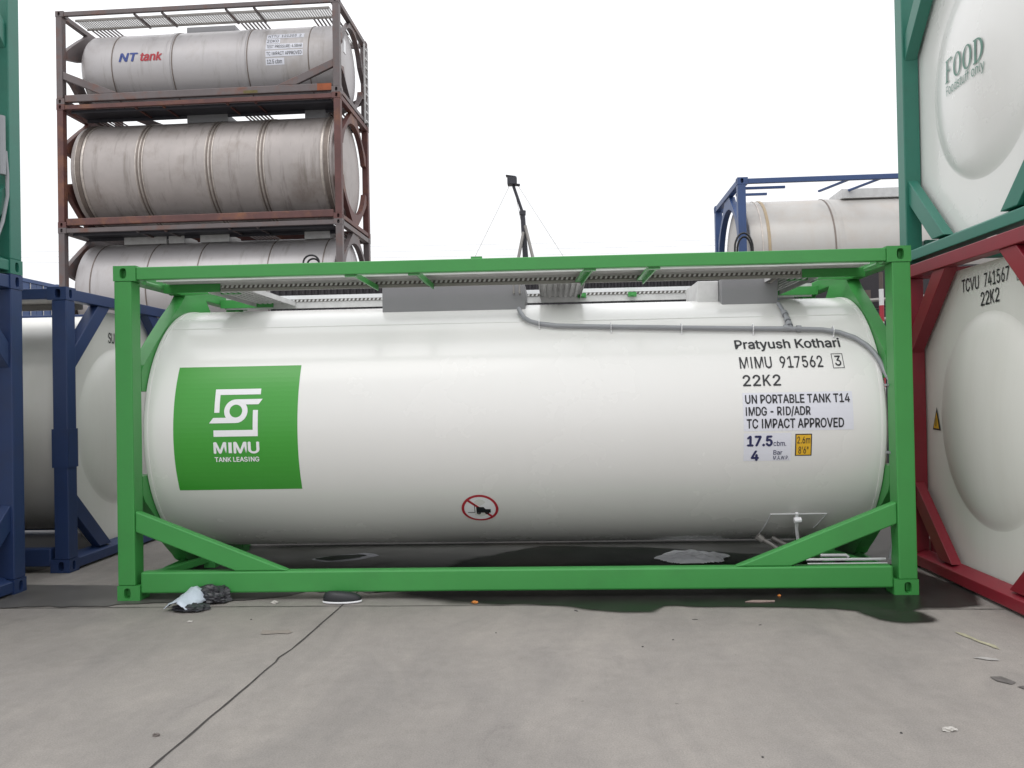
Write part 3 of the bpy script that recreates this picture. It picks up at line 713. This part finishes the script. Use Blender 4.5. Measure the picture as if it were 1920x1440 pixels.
# serif capitals drawn as outlines in a unit box
def serif(ch):
    if ch == 'F':
        return [[(.0, 0), (.42, 0), (.42, .05), (.30, .07), (.30, .93), (.0, 1), (0, .95), (.11, .93), (.11, .07), (0, .05)],
                [(.30, .935), (.78, .935), (.72, .72), (.77, .70), (.86, 1), (.0, 1.0)], [(.3005, .47), (.50, .47), (.55, .37), (.60, .37), (.60, .64), (.55, .64), (.50, .54), (.3005, .54)]]
    if ch == 'D':
        P = [[(0, 0), (.30, 0), (.30, .06), (.30, .94), (.30, 1), (0, 1), (0, .95), (.11, .93), (.11, .07), (0, .05)]]
        N = 14; o = []; q = []
        for i in range(N+1):
            a = -PI/2+PI*i/N; o.append((.30+.62*max(0, math.cos(a)), .5+.5*math.sin(a))); q.append((.305+.41*max(0, math.cos(a)), .5+.44*math.sin(a)))
        for i in range(N): P.append([o[i], o[i+1], q[i+1], q[i]])
        return P
    N = 28; P = []
    for i in range(N):
        a, b = 2*PI*i/N, 2*PI*(i+1)/N
        P.append([(.47+.47*math.cos(a), .5+.51*math.sin(a)), (.47+.47*math.cos(b), .5+.51*math.sin(b)), (.47+.27*math.cos(b), .5+.45*math.sin(b)), (.47+.27*math.cos(a), .5+.45*math.sin(a))])
    return P
def fl(u, v): return (u+.07*0, v)
for i, ch in enumerate('FOOD'):
    k = MB(); ua = .365-i*.160+y0; za = 3.905-i*.0100-zb
    for P in serif(ch):
        # long bars are cut so that they follow the dome
        k.add([E3(ua-.148*a, za+.178*b) for a, b in P], [tuple(range(len(P)))])
    k.build('lettering', FOODG, ST)
lettering('Foodstuff only', .352+y0, -.262+y0, 3.806-zb, 3.880-zb, E3, FOODG, ST, .0, slope=-.012)

TA, SA = endon('dark blue framed tank container on the ground at the left edge, under the teal one', BLUE, (-4.0-L_/2, -2.038, .003))
TL, SL = endon('teal framed tank container at the left edge, stacked on the dark blue one', TEAL, (-4.0-L_/2, -2.038, 2.597), TANKW)
k = MB(); k.tube([(L_/2-.012, 2.20, .78), (L_/2-.012, 2.20, 1.25)], .03, 10); k.build('document_tube', PIPEG, TL, smooth=True)
k = MB(); k.tube([(L_/2-.01, 2.245, .98), (L_/2+.0, 2.252, .80), (L_/2, 2.25, .62), (L_/2-.01, 2.20, .40), (L_/2-.02, 2.12, .22)], .014, 8); k.build('hose', PIPEG, TL, smooth=True)
TB, SB = endon('dark blue framed cream tank container standing alone behind the green one, on the left', BLUE, (-4.03-L_/2, 1.08, .003), brace=False)
k = MB(); k.box(L_/2-.003, L_/2+.004, .002, .158, .95, 1.30); k.build('post_plate', BLUE, TB)
k = MB(); k.box(L_/2-.15, L_/2+.004, -.003, .0035, .95, 1.30); k.build('post_plate', BLUE, TB)
k = MB(); k.box(-2.86, 2.86, 2.20, 2.26, .05, .50); k.build('added_dark_panel', BLUE, TB)  # added panel, darkens the gap under the tank where bright ground shows through
def endmapR(u, v, d=0.0): return (-PX+d, u, v)
for s_, a, b in (('SULU', 1.01, 1.25), ('310521', 1.30, 1.56)):
    lettering(s_, a, b, 2.14, 2.245, endmapR, BLACK, SB, .004)

def copy_tree(o, parent=None):
    c = o.copy(); COL.objects.link(c)
    if parent: c.parent = parent
    for ch in list(o.children): copy_tree(ch, c)
    return c
def box_container(label, loc):
    T = empty('box_container', loc); tag(T, label, 'shipping container', 'blue box containers far behind on the left')
    hx = L_/2; H = 2.591
    for sx in (-1, 1):
        for sy in (-1, 1):
            for top in (0, 1): casting(T, BLUE2, sx, sy, top, H)
    k = MB(); n = 40; P = []
    for i in range(n):
        a = -hx+.10+(2*hx-.2)*i/n; q = (2*hx-.2)/n; P += [(a, .02), (a+q*.3, .02), (a+q*.5, .05), (a+q*.8, .05)]
    P += [(hx-.10, .02), (hx-.10, W_-.02), (-hx+.10, W_-.02)]
    k.prism(P, 'z', .12, H-.03); k.build('body', BLUE2, T)
    for sx in (-1, 1):
        k = MB(); k.box(*sorted((sx*(hx-.003), sx*(hx-.0995))), .165, W_-.165, H-.13, H-.02); k.build('header_rail', BLUE2, T, bevel=.006)
        k = MB(); k.box(*sorted((sx*(hx-.003), sx*(hx-.0995))), .165, W_-.165, .01, .13); k.build('sill_rail', BLUE2, T, bevel=.006)
        for ya, yb in ((.17, W_/2-.005), (W_/2+.005, W_-.17)):
            k = MB(); k.box(*sorted((sx*(hx-.03), sx*(hx-.0995))), ya, yb, .135, H-.135); d = k.build('door', BLUE2, T, bevel=.006)
            for f in (.3, .7):
                y = ya+(yb-ya)*f
                k = MB(); k.tube([(sx*(hx-.015), y, .14), (sx*(hx-.015), y, H-.14)], .014, 8); k.build('lock_rod', GALV, d)
    return T
box_container('faded blue box container far behind on the left, lower of two', (-14.93-L_/2, 17.15, .003))
box_container('faded blue box container far behind on the left, its top corner showing between stacks', (-14.93-L_/2, 17.15, 2.597))

# ------------------------------------------------------------------ old stack behind on the left
SX, SY, SYAW = -9.9165, 10.9609, -.0282
cs, sn = math.cos(SYAW), math.sin(SYAW)
def st(lx, ly=0): return (SX+cs*lx-sn*ly, SY+sn*lx+cs*ly)
SG = 'old tank containers in the tall stack'
def old(label, z, H, fm, tm, r, zc, rings, brace, walk=True, dx=0, end='arch', group=SG, depth=.34):
    c = st(L_/2+dx); T = container(label, (c[0], c[1], z), SYAW, group)
    frame(T, fm, H, brace, end, rail_h=.09, bot=(.04, .19), tr=r, tz=zc, ins=-1); S = tank(T, tm, r, zc, 2.92, 'bare', H, depth=depth)
    if walk:
        for ya, yb in ((.26, .74), (W_-.74, W_-.26)):
            if H < 2.2: grate_walkway(T, -2.75, 2.75, ya, yb, H-.085, DGALV)
            else:
                k = MB(); k.box(-2.8, 2.8, ya-.10, yb+.05, H-.10, H-.09); k.box(-2.8, 2.8, ya-.10, ya-.07, H-.15, H-.1005); k.box(-2.8, 2.8, yb+.02, yb+.05, H-.16, H-.1005); k.build('walkway', DARKM, T)
        for x in (-1.35, -.75, .62, 1.22):
            k = MB(); k.box(x-.02, x+.02, .08, .78, H-.13, H-.09); k.build('walkway_bracket', fm, T)
        for x0 in (.65, 2.25, -2.7):
            k = MB()
            for j in range(7): k.box(x0+j*.085, x0+j*.085+.035, .75, W_-.75, H-.10, H-.085)
            k.build('cross_walkway', fm, T)
    return T, S
# L4 top
z4 = 2.5935*3
T4, S4 = old('low purple-grey framed steel tank container on top of the stack, with blue and red lettering', z4, 1.962, GRYF, STEEL2, .86, .955, None, True)
for x in (.168, .386, .656, .874):
    X = x*L_-L_/2
    band(S4, X, .86, .955, .022, .010, BAND)
    if x in (.386, .656): band(S4, X-.09, .86, .955, .10, .014, STEEL2)
slab(T4, 'manway_box', BOXG, -.62, .47, .95, 1.6, 1.74, 1.90)
C4 = cylmap(.86, .955, .004); C4b = cylmap(.86, .955, .007)
sheet(rect(-1.86, -.86, -.045, .235), C4, FILMW, S4, 'sticker') if False else None
lettering('NT', -1.84, -1.44, .02, .20, C4b, BLUEL, S4, .03, shear=.18)
lettering('tank', -1.37, -.905, .02, .20, C4b, REDL, S4, .03, shear=.18)
u0 = 1.35
for (a, b, v0, v1, s_, t0, t1) in ((0, .80, .40, .53, 'NTTU  121203  2', .03, .74), (0, .30, .265, .385, '20K0', .02, .27), (0, .80, .13, .25, 'TEST PRESSURE: 4.5BAR', .02, .78), (0, .80, -.03, .10, 'TC IMPACT APPROVED', .02, .78), (0, .40, -.20, -.06, '12.5 cbm', .03, .35)):
    sheet(rect(u0+a, u0+b, v0, v1), C4, STICK, S4, 'sticker'); h = v1-v0
    lettering(s_, u0+t0, u0+t1, v0+.22*h, v0+.78*h, C4b, BLACK, S4, .006)
# ladder on the far right post
k = MB()
for y in (2.02, 2.30): k.box(L_/2+.004, L_/2+.04, y-.015, y+.015, -.02, 1.80)
for j in range(9): k.box(L_/2+.008, L_/2+.034, 2.0351, 2.2849, .05+j*.205, .075+j*.205)
k.build('ladder', GALV, T4)
k = MB(); k.box(L_/2-.02, L_/2+.002, .34, .50, .95, 1.22); k.build('document_holder', FILMW, T4)
for (x0, x1, za, zb_, M_) in ((2.55, 2.85, .045, .185, 'r'), (1.0, 1.30, .05, .11, 'y')):
    k = MB(); k.box(x0, x1, .0070, .0098, za, zb_); k.build('rust_patch', mat('orange_rust' if M_ == 'r' else 'ochre_rust', (.30, .085, .035) if M_ == 'r' else (.16, .13, .05), .8, var=.3, vscale=6), T4)
# L3
T3, S3 = old('rust-red framed steel tank container with double hoops, second from the top of the stack', 2.5935*2, 2.591, RUST, STEEL, 1.12, 1.30, None, False, depth=.14)
for px in (140, 258, 390, 487, 610):
    X = (px-107)/533*L_-L_/2
    if px in (140, 610):
        band(S3, X+(.10 if px == 140 else -.10), 1.12, 1.30, .05, .014, BEAD); band(S3, X, 1.12, 1.30, .12, .018, BAND); band(S3, X+(-.045 if px == 140 else .045), 1.12, 1.30, .02, .022, BEAD)
    else:
        for q in (-.075, 0, .075): band(S3, X+q, 1.12, 1.30, .022, .012, BEAD)
        band(S3, X-.037, 1.12, 1.30, .03, .004, BAND); band(S3, X+.037, 1.12, 1.30, .03, .004, BAND)
slab(T3, 'manway_box', BOXG, -.55, .35, .75, 1.5, 2.33, 2.50); slab(T3, 'valve_box', BOXG, 2.05, 2.5, .75, 1.4, 2.30, 2.50)
# L2
T2, S2 = old('purple-grey framed steel tank container with thin dark hoops, third from the top of the stack', 2.5935, 2.591, GRYF, STEEL2, 1.10, 1.30, None, False, depth=.2)
for x in (.10, .30, .48, .728, .92): band(S2, x*L_-L_/2, 1.10, 1.30, .022, .010, BAND)
for x0, x1 in ((-2.0, -1.05), (-1.0, -.65), (-.3, .35), (2.0, 2.55)): slab(T2, 'manway_box', GALV, x0, x1, .75, 1.4, 2.33, 2.49)
T1 = copy_tree(T2); T1.location.z = .003; T1['label'] = 'purple-grey framed steel tank container at the foot of the stack, hidden by the green one'

# ------------------------------------------------------------------ blue framed pair behind on the right
def rb(label, z, fm, tm):
    a = -.022; ox, oy = 3.60, 8.38
    c = (ox+math.cos(a)*L_/2, oy+math.sin(a)*L_/2); T = container(label, (c[0], c[1], z), a, 'tank containers behind on the right')
    frame(T, fm, 2.591, True, 'arch', rail_h=.085, tr=1.09, tz=1.30, ins=1); S = tank(T, tm, 1.09, 1.30, 2.92, 'bare', depth=.14); return T, S
T5, S5 = rb('blue framed beige steel tank container behind on the right, upper of two', 2.5965, BLUE2, STEELB)
for px, m_, wd in ((1440, BANDT, .05), (1428, BEAD, .02), (1560, BAND, .025)):
    band(S5, (px-1388)/(1606.45/15.0)-L_/2+.07, 1.09, 1.30, wd, .014, m_)
band(S5, (1572-1388)/(1606.45/15.0)-L_/2+.07, 1.09, 1.30, .10, .006, STEELB)
slab(T5, 'manway_box', GALV, -1.05, .9, .75, 1.5, 2.33, 2.50)
for x in (-1.15, -.62):
    k = MB(); k.beam((x, .08, 2.50), (x-.30, .75, 2.47), .045, .03); k.build('walkway_bracket', BLUE2, T5)
for y, l in ((.30, .75), (.80, .55)):
    k = MB(); k.box(-2.9, -2.9+l, y, y+.05, 2.45, 2.49); k.build('walkway_support', BLUE2, T5)
T6 = copy_tree(T5); T6.location.z = .003; T6['label'] = 'blue framed beige tank container behind on the right, lower of two'

# ------------------------------------------------------------------ dark shed behind the green container
def shed():
    R = empty('storage_shed', (0, 6.5, 0)); tag(R, 'dark corrugated storage shed behind the green framed container', 'shed')
    x0, x1, d, h = -3.95, 3.62, 1.5, 3.42
    k = MB(); n = 76; P = []
    for i in range(n):
        a = x0+(x1-x0)*i/n; s_ = (x1-x0)/n; P += [(a, 0), (a+s_*.3, 0), (a+s_*.5, .03), (a+s_*.8, .03)]
    P += [(x1, 0), (x1, d), (x0, d)]
    k.prism(P, 'z', 0, h); k.build('wall', SHEDM, R)
    k = MB(); k.box(x0-.06, x1+.03, -.06, d+.03, h+.001, h+.06); k.build('roof', SHEDM, R, bevel=.01)
    for a in (-.62, .01):
        k = MB(); k.box(a, a+.60, -.03, -.004, .05, 2.1); k.build('door', BROWN, R, bevel=.005)
    return R
shed()
def loop(label, pts, r=.022):
    k = MB(); k.tube(pts, r, 8); return tag(k.build('cable_loop', CABLE, smooth=True), label, 'cable', 'black cable loops on the shed roof')
def arch(x0, x1, y, z0, z1, lean=0):
    P = [(x0, y, 3.46), (x0, y, z0)]
    for i in range(1, 12):
        a = PI*i/12; P.append(((x0+x1)/2-(x1-x0)/2*math.cos(a)+lean*math.sin(a), y, z0+(z1-z0)*math.sin(a)))
    return P+[(x1, y, z0), (x1, y, 3.46)]
def double_loop(label, x0, x1, y, z0, z1):
    T = empty('cable_loop', ((x0+x1)/2, y, 3.4805)); tag(T, label, 'cable', 'black cable loops on the shed roof')
    for q, r in ((0, 0), (.055, .05)):
        k = MB(); P = [(a-T.location.x, b+q-y, c-3.4805) for a, b, c in arch(x0+r, x1-r*.2, y, z0-r*.5, z1-r)]; P[0] = (P[0][0], P[0][1], 0); P[-1] = (P[-1][0], P[-1][1], 0)
        k.tube(P, .016, 8); k.build('cable', CABLE, T, smooth=True)
double_loop('black double cable loop sticking up in front of the old tank stack', -3.66, -3.40, 7.3, 3.74, 3.86)
double_loop('black double cable loop sticking up in front of the blue framed tank', 3.30, 3.585, 7.3, 3.78, 4.03)

# ------------------------------------------------------------------ mast behind the shed
def mast():
    x, y = -.19, 13.0
    R = empty('lighting_mast', (x, y, 0)); tag(R, 'dark mast with a bent arm, boxy head and splayed grey struts', 'mast')
    k = MB(); k.tube([(.04, 0, 0), (.0, 0, 4.5), (-.055, 0, 5.68)], .07, 10, radii=[.10, .068, .055]); k.build('pole', DARKM, R, smooth=True)
    k = MB(); k.tube([(-.055, 0, 5.60), (-.05, 0, 5.70)], .075, 10); k.build('collar', DARKM, R, smooth=True)
    k = MB(); k.tube([(-.055, 0, 5.66), (-.17, 0, 6.02), (-.245, 0, 6.25), (-.26, 0, 6.36)], .035, 8); k.build('arm', DARKM, R, smooth=True)
    k = MB(); k.box(-.385, -.17, -.13, .13, 6.29, 6.46); k.beam((-.42, -.02, 6.50), (-.19, -.02, 6.465), .2, .02); k.box(-.17, -.10, -.06, .06, 6.27, 6.31); k.build('head', DARKM, R, bevel=.02)
    for a, b in (((-.04, -.05, 5.2), (-.50, -.3, 3.0)), ((.0, -.05, 5.35), (.50, -.3, 3.0))):
        k = MB(); b2 = Vector(a)+(Vector(b)-Vector(a))*(5.3/2.25); b2.z = 0
        k.tube([a, b2], .038, 8); k.build('strut', DGALV, R, smooth=True)
    for a, b in (((-.33, 0, 6.30), (-2.3, .2, 0)), ((-.16, 0, 6.30), (2.0, .2, 0)), ((-.25, 0, 6.30), (-.08, .0, 5.4))):
        d = Vector(b)-Vector(a)
        k = MB(); 
        if b[0] < -1: b = Vector(a)+d*1.0; b = (a[0]+(-.83)*(6.3/1.6), .3, 0)
        elif b[0] > 1: b = (a[0]+.92*(6.3/1.5), .3, 0)
        k.tube([a, b], .006, 5); k.build('guy_wire', GALV, R)
mast()
# power lines far behind
PW = mat('pale_wire', (.55, .55, .56), .5)
for i, dz in enumerate((0, .30, .62)):
    k = MB(); P = []
    for j in range(41):
        t = j/40; P.append((-60+120*t, 40, 10.45-dz-.9*t-1.2*(1-(2*t-1)**2)*.3))
    k.tube(P, .007, 5); tag(k.build('power_line', PW), 'thin pale overhead wire crossing the sky behind the mast', 'wire', 'overhead wires')

# ------------------------------------------------------------------ clutter seen through the gap on the right
R = empty('striped_pole', (4.70, 5.0, 0)); tag(R, 'red and white striped pole behind the right green post', 'pole')
k = MB(); k.tube([(0, 0, 0), (0, 0, 3.05)], .026, 12); k.build('pole', BROWN, R, smooth=True)
for i in range(7):
    z = 2.83-.215*(i+1)
    k = MB(); k.tube([(0, 0, z), (0, 0, z+.2145)], .030, 12); k.build('stripe', STRW if i % 2 == 0 else STRR, R, smooth=True)
R = empty('pipe_rack', (4.9, 6.2, 0)); tag(R, 'dull brown steel rack holding pale pipes, behind the red framed tank', 'rack')
for x in (-.75, -.28, .05, 1.2, 2.4):
    k = MB(); k.box(x-.04, x+.04, -.04, .04, 0, 2.95); k.build('post', BROWN, R)
k = MB(); k.box(-.95, 2.5, .08, .12, .1, 2.69); k.build('back_panel', DARKM, R)
k = MB(); k.box(-.95, 2.5, .06, .14, 2.70, 3.3); k.build('top_beam', SHEDM, R)
for (za, zb_, r) in ((2.75, 2.92, .028), (2.50, 2.56, .03), (1.95, 1.97, .03), (2.28, 2.30, .05)):
    k = MB(); k.tube([(-.8, -.08, za), (2.5, -.08, zb_)], r, 8); k.build('pipe', DGALV if r < .05 else DARKM, R, smooth=True)

# ------------------------------------------------------------------ litter
BAG = mat('black_plastic', (.030, .030, .036), .34, var=.3, vscale=8)
CLOTH = mat('pale_blue_plastic', (.52, .58, .66), .5, var=.12, vscale=10)
def crumple(name, m, loc, size, seed, sub=4, amp=.35, rot=0):
    bm = bmesh.new(); bmesh.ops.create_icosphere(bm, subdivisions=sub, radius=1)
    for v in bm.verts:
        p = v.co.copy(); s_ = Vector((seed, seed*1.7, 0))
        d = 1-amp*abs(noise.noise(p*1.5+s_))*1.9-amp*.75*abs(noise.noise(p*3.1+s_))-amp*.12*abs(noise.noise(p*8+s_))
        p *= d; v.co = Vector((p.x*size[0], p.y*size[1], max(0, (p.z+.35)*size[2]*.75)))
    me = bpy.data.meshes.new(name); bm.to_mesh(me); bm.free(); me.materials.append(m)
    o = bpy.data.objects.new(name, me); COL.objects.link(o); o.location = loc; o.rotation_euler = (0, 0, rot); return o
R = empty('litter_bag', (-2.33, -.06, .0)); tag(R, 'crumpled black plastic bag on the ground in front of the green rail', 'bag')
o = crumple('bag_body', BAG, (.06, .03, .009), (.17, .12, .135), 3.1, 4); o.parent = R
o = crumple('bag_flap', BAG, (.00, -.22, .009), (.16, .11, .045), 8.3, 4); o.parent = R
k = MB(); vs = []
nu, nv = 14, 10
for i in range(nu+1):
    for j in range(nv+1):
        u, v = i/nu, j/nv
        x = -.09+.24*u*(1-.25*v)+.02*noise.noise(Vector((u*4, v*4, 1))); y = .10-.30*v+.03*math.sin(u*5)
        z = .02+.10*math.sin(PI*min(1, u*.95+.03))*(1-.55*v)+.018*noise.noise(Vector((u*6, v*6, 4)))
        vs.append((x, y, z))
k.add(vs, [(i*(nv+1)+j, (i+1)*(nv+1)+j, (i+1)*(nv+1)+j+1, i*(nv+1)+j+1) for i in range(nu) for j in range(nv)])
o = k.build('plastic_sheet', CLOTH, None, smooth=True, angle=60); o.location = (-2.42, -.14, .004)
sol = o.modifiers.new('thick', 'SOLIDIFY'); sol.thickness = .004
tag(o, 'pale blue folded plastic sheet lying against the black bag', 'sheet')
# shoe
R = empty('shoe', (-1.255, -.085, .0), .10); tag(R, 'black slip-on shoe with a white sole rim on the concrete', 'shoe')
def sole(s_):
    return [((.148*math.cos(a)*s_), (.052*math.sin(a)*(1+.16*math.cos(a))+.006*math.cos(2*a))*s_) for a in [2*PI*i/36 for i in range(36)]]
k = MB(); k.prism(sole(1.0), 'z', .004, .020); k.build('sole', FILMW, R, bevel=.006)
k = MB(); vs = []; fs = []; n = 36; sh = [(.975, .0205), (.97, .040), (.90, .062), (.72, .078), (.40, .086), (.02, .086)]
for s_, z in sh: vs += [(x, y, z+.015*(x/.148)*(-1)*(s_ < .93)) for x, y in sole(s_)]
for i in range(len(sh)-1):
    for j in range(n): fs.append((i*n+j, i*n+(j+1) % n, (i+1)*n+(j+1) % n, (i+1)*n+j))
k.add(vs, fs); k.build('upper', BLACK, R, smooth=True, angle=70)
# foam spill
bm = bmesh.new(); bmesh.ops.create_grid(bm, x_segments=90, y_segments=60, size=1)
for v in list(bm.verts):
    x, y = v.co.x, v.co.y; r = math.hypot(x, y); a = math.atan2(y, x); lim = .80+.22*noise.noise(Vector((math.cos(a)*1.5, math.sin(a)*1.5, 2)))
    h = (max(0, 1-(r/lim)**2)**.7)*.06*(.8+.5*noise.noise(Vector((x*5, y*5, 0)))) if r < lim else -.1
    v.co = Vector((x*.42, y*.34, h))
bmesh.ops.delete(bm, geom=[v for v in bm.verts if v.co.z < -.012], context='VERTS')
me = bpy.data.meshes.new('foam_spill'); bm.to_mesh(me); bm.free(); me.materials.append(mat('white_foam', (.90, .91, .95), .6, var=.08, vscale=9))
me.polygons.foreach_set('use_smooth', [True]*len(me.polygons))
o = bpy.data.objects.new('foam_spill', me); COL.objects.link(o); o.location = (1.60, 1.45, .012); tag(o, 'white foamy spill on the wet floor under the tank', 'spill')
# small bits
ORG = mat('orange_scrap', (.55, .20, .035), .6, var=.2, vscale=20); STONE = mat('pebble_stone', (.15, .13, .12), .85, var=.25, vscale=30)
PALE = mat('pale_scrap', (.46, .44, .41), .8, var=.15, vscale=30); TWIG = mat('dark_scrap', (.085, .08, .076), .8, var=.2, vscale=30)
def bit(name, m, x, y, s_, label, cat, seed, rot=0, group=None, z=.0):
    o = crumple(name, m, (x, y, z), s_, seed, 3, .4, rot); return tag(o, label, cat, group)
bit('scrap', ORG, -.25, -.156, (.032, .02, .02), 'orange crumpled scrap on the wet edge near the middle', 'scrap', 1.2, z=.009)
bit('scrap', ORG, 2.007, -.01, (.016, .013, .014), 'tiny orange scrap on the wet floor under the right brace', 'scrap', 2.2, z=.009)
bit('scrap', PALE, -1.773, -.08, (.034, .022, .022), 'pale stone-like scrap on the floor between the bag and the shoe', 'scrap', 4.2)
bit('scrap', PALE, -2.201, -.60, (.025, .018, .012), 'pale flat crumb in front of the crumpled bag', 'scrap', 5.2)
bit('scrap', PALE, 2.105, -2.521, (.042, .022, .020), 'pale crumpled wad on the concrete at the lower right', 'scrap', 6.2, .2)
k = MB(); k.prism([(-.11, -.02), (-.05, .022), (.11, .012), (.10, -.018), (.0, -.03)], 'z', 0, .006); o = k.build('scrap', PINK); o.location = (1.827, -.17, .009)
tag(o, 'flat pinkish strip of card on the wet floor edge', 'scrap')
bit('pebble', STONE, -1.507, -2.582, (.022, .014, .016), 'small grey-brown stone beside the lower end of the floor crack', 'pebble', 7.7)
PG = 'dark crumbs scattered on the concrete'; PLB = 'tiny dark crumb lying on the bare concrete in the foreground'
for i, (x, y, a, b) in enumerate(((1.284, -.622, .030, .008), (1.685, -.764, .018, .007), (.869, -1.234, .011, .010), (1.072, -1.092, .012, .008), (1.881, -2.551, .010, .010), (1.207, -2.805, .014, .008), (-.043, -.917, .008, .008), (.491, -.37, .035, .012), (-1.785, -.55, .014, .010))):
    bit('crumb', TWIG, x, y, (a*.8, b*.75, b*.7), PLB, 'crumb', 10+i*1.3, .3*i, PG)
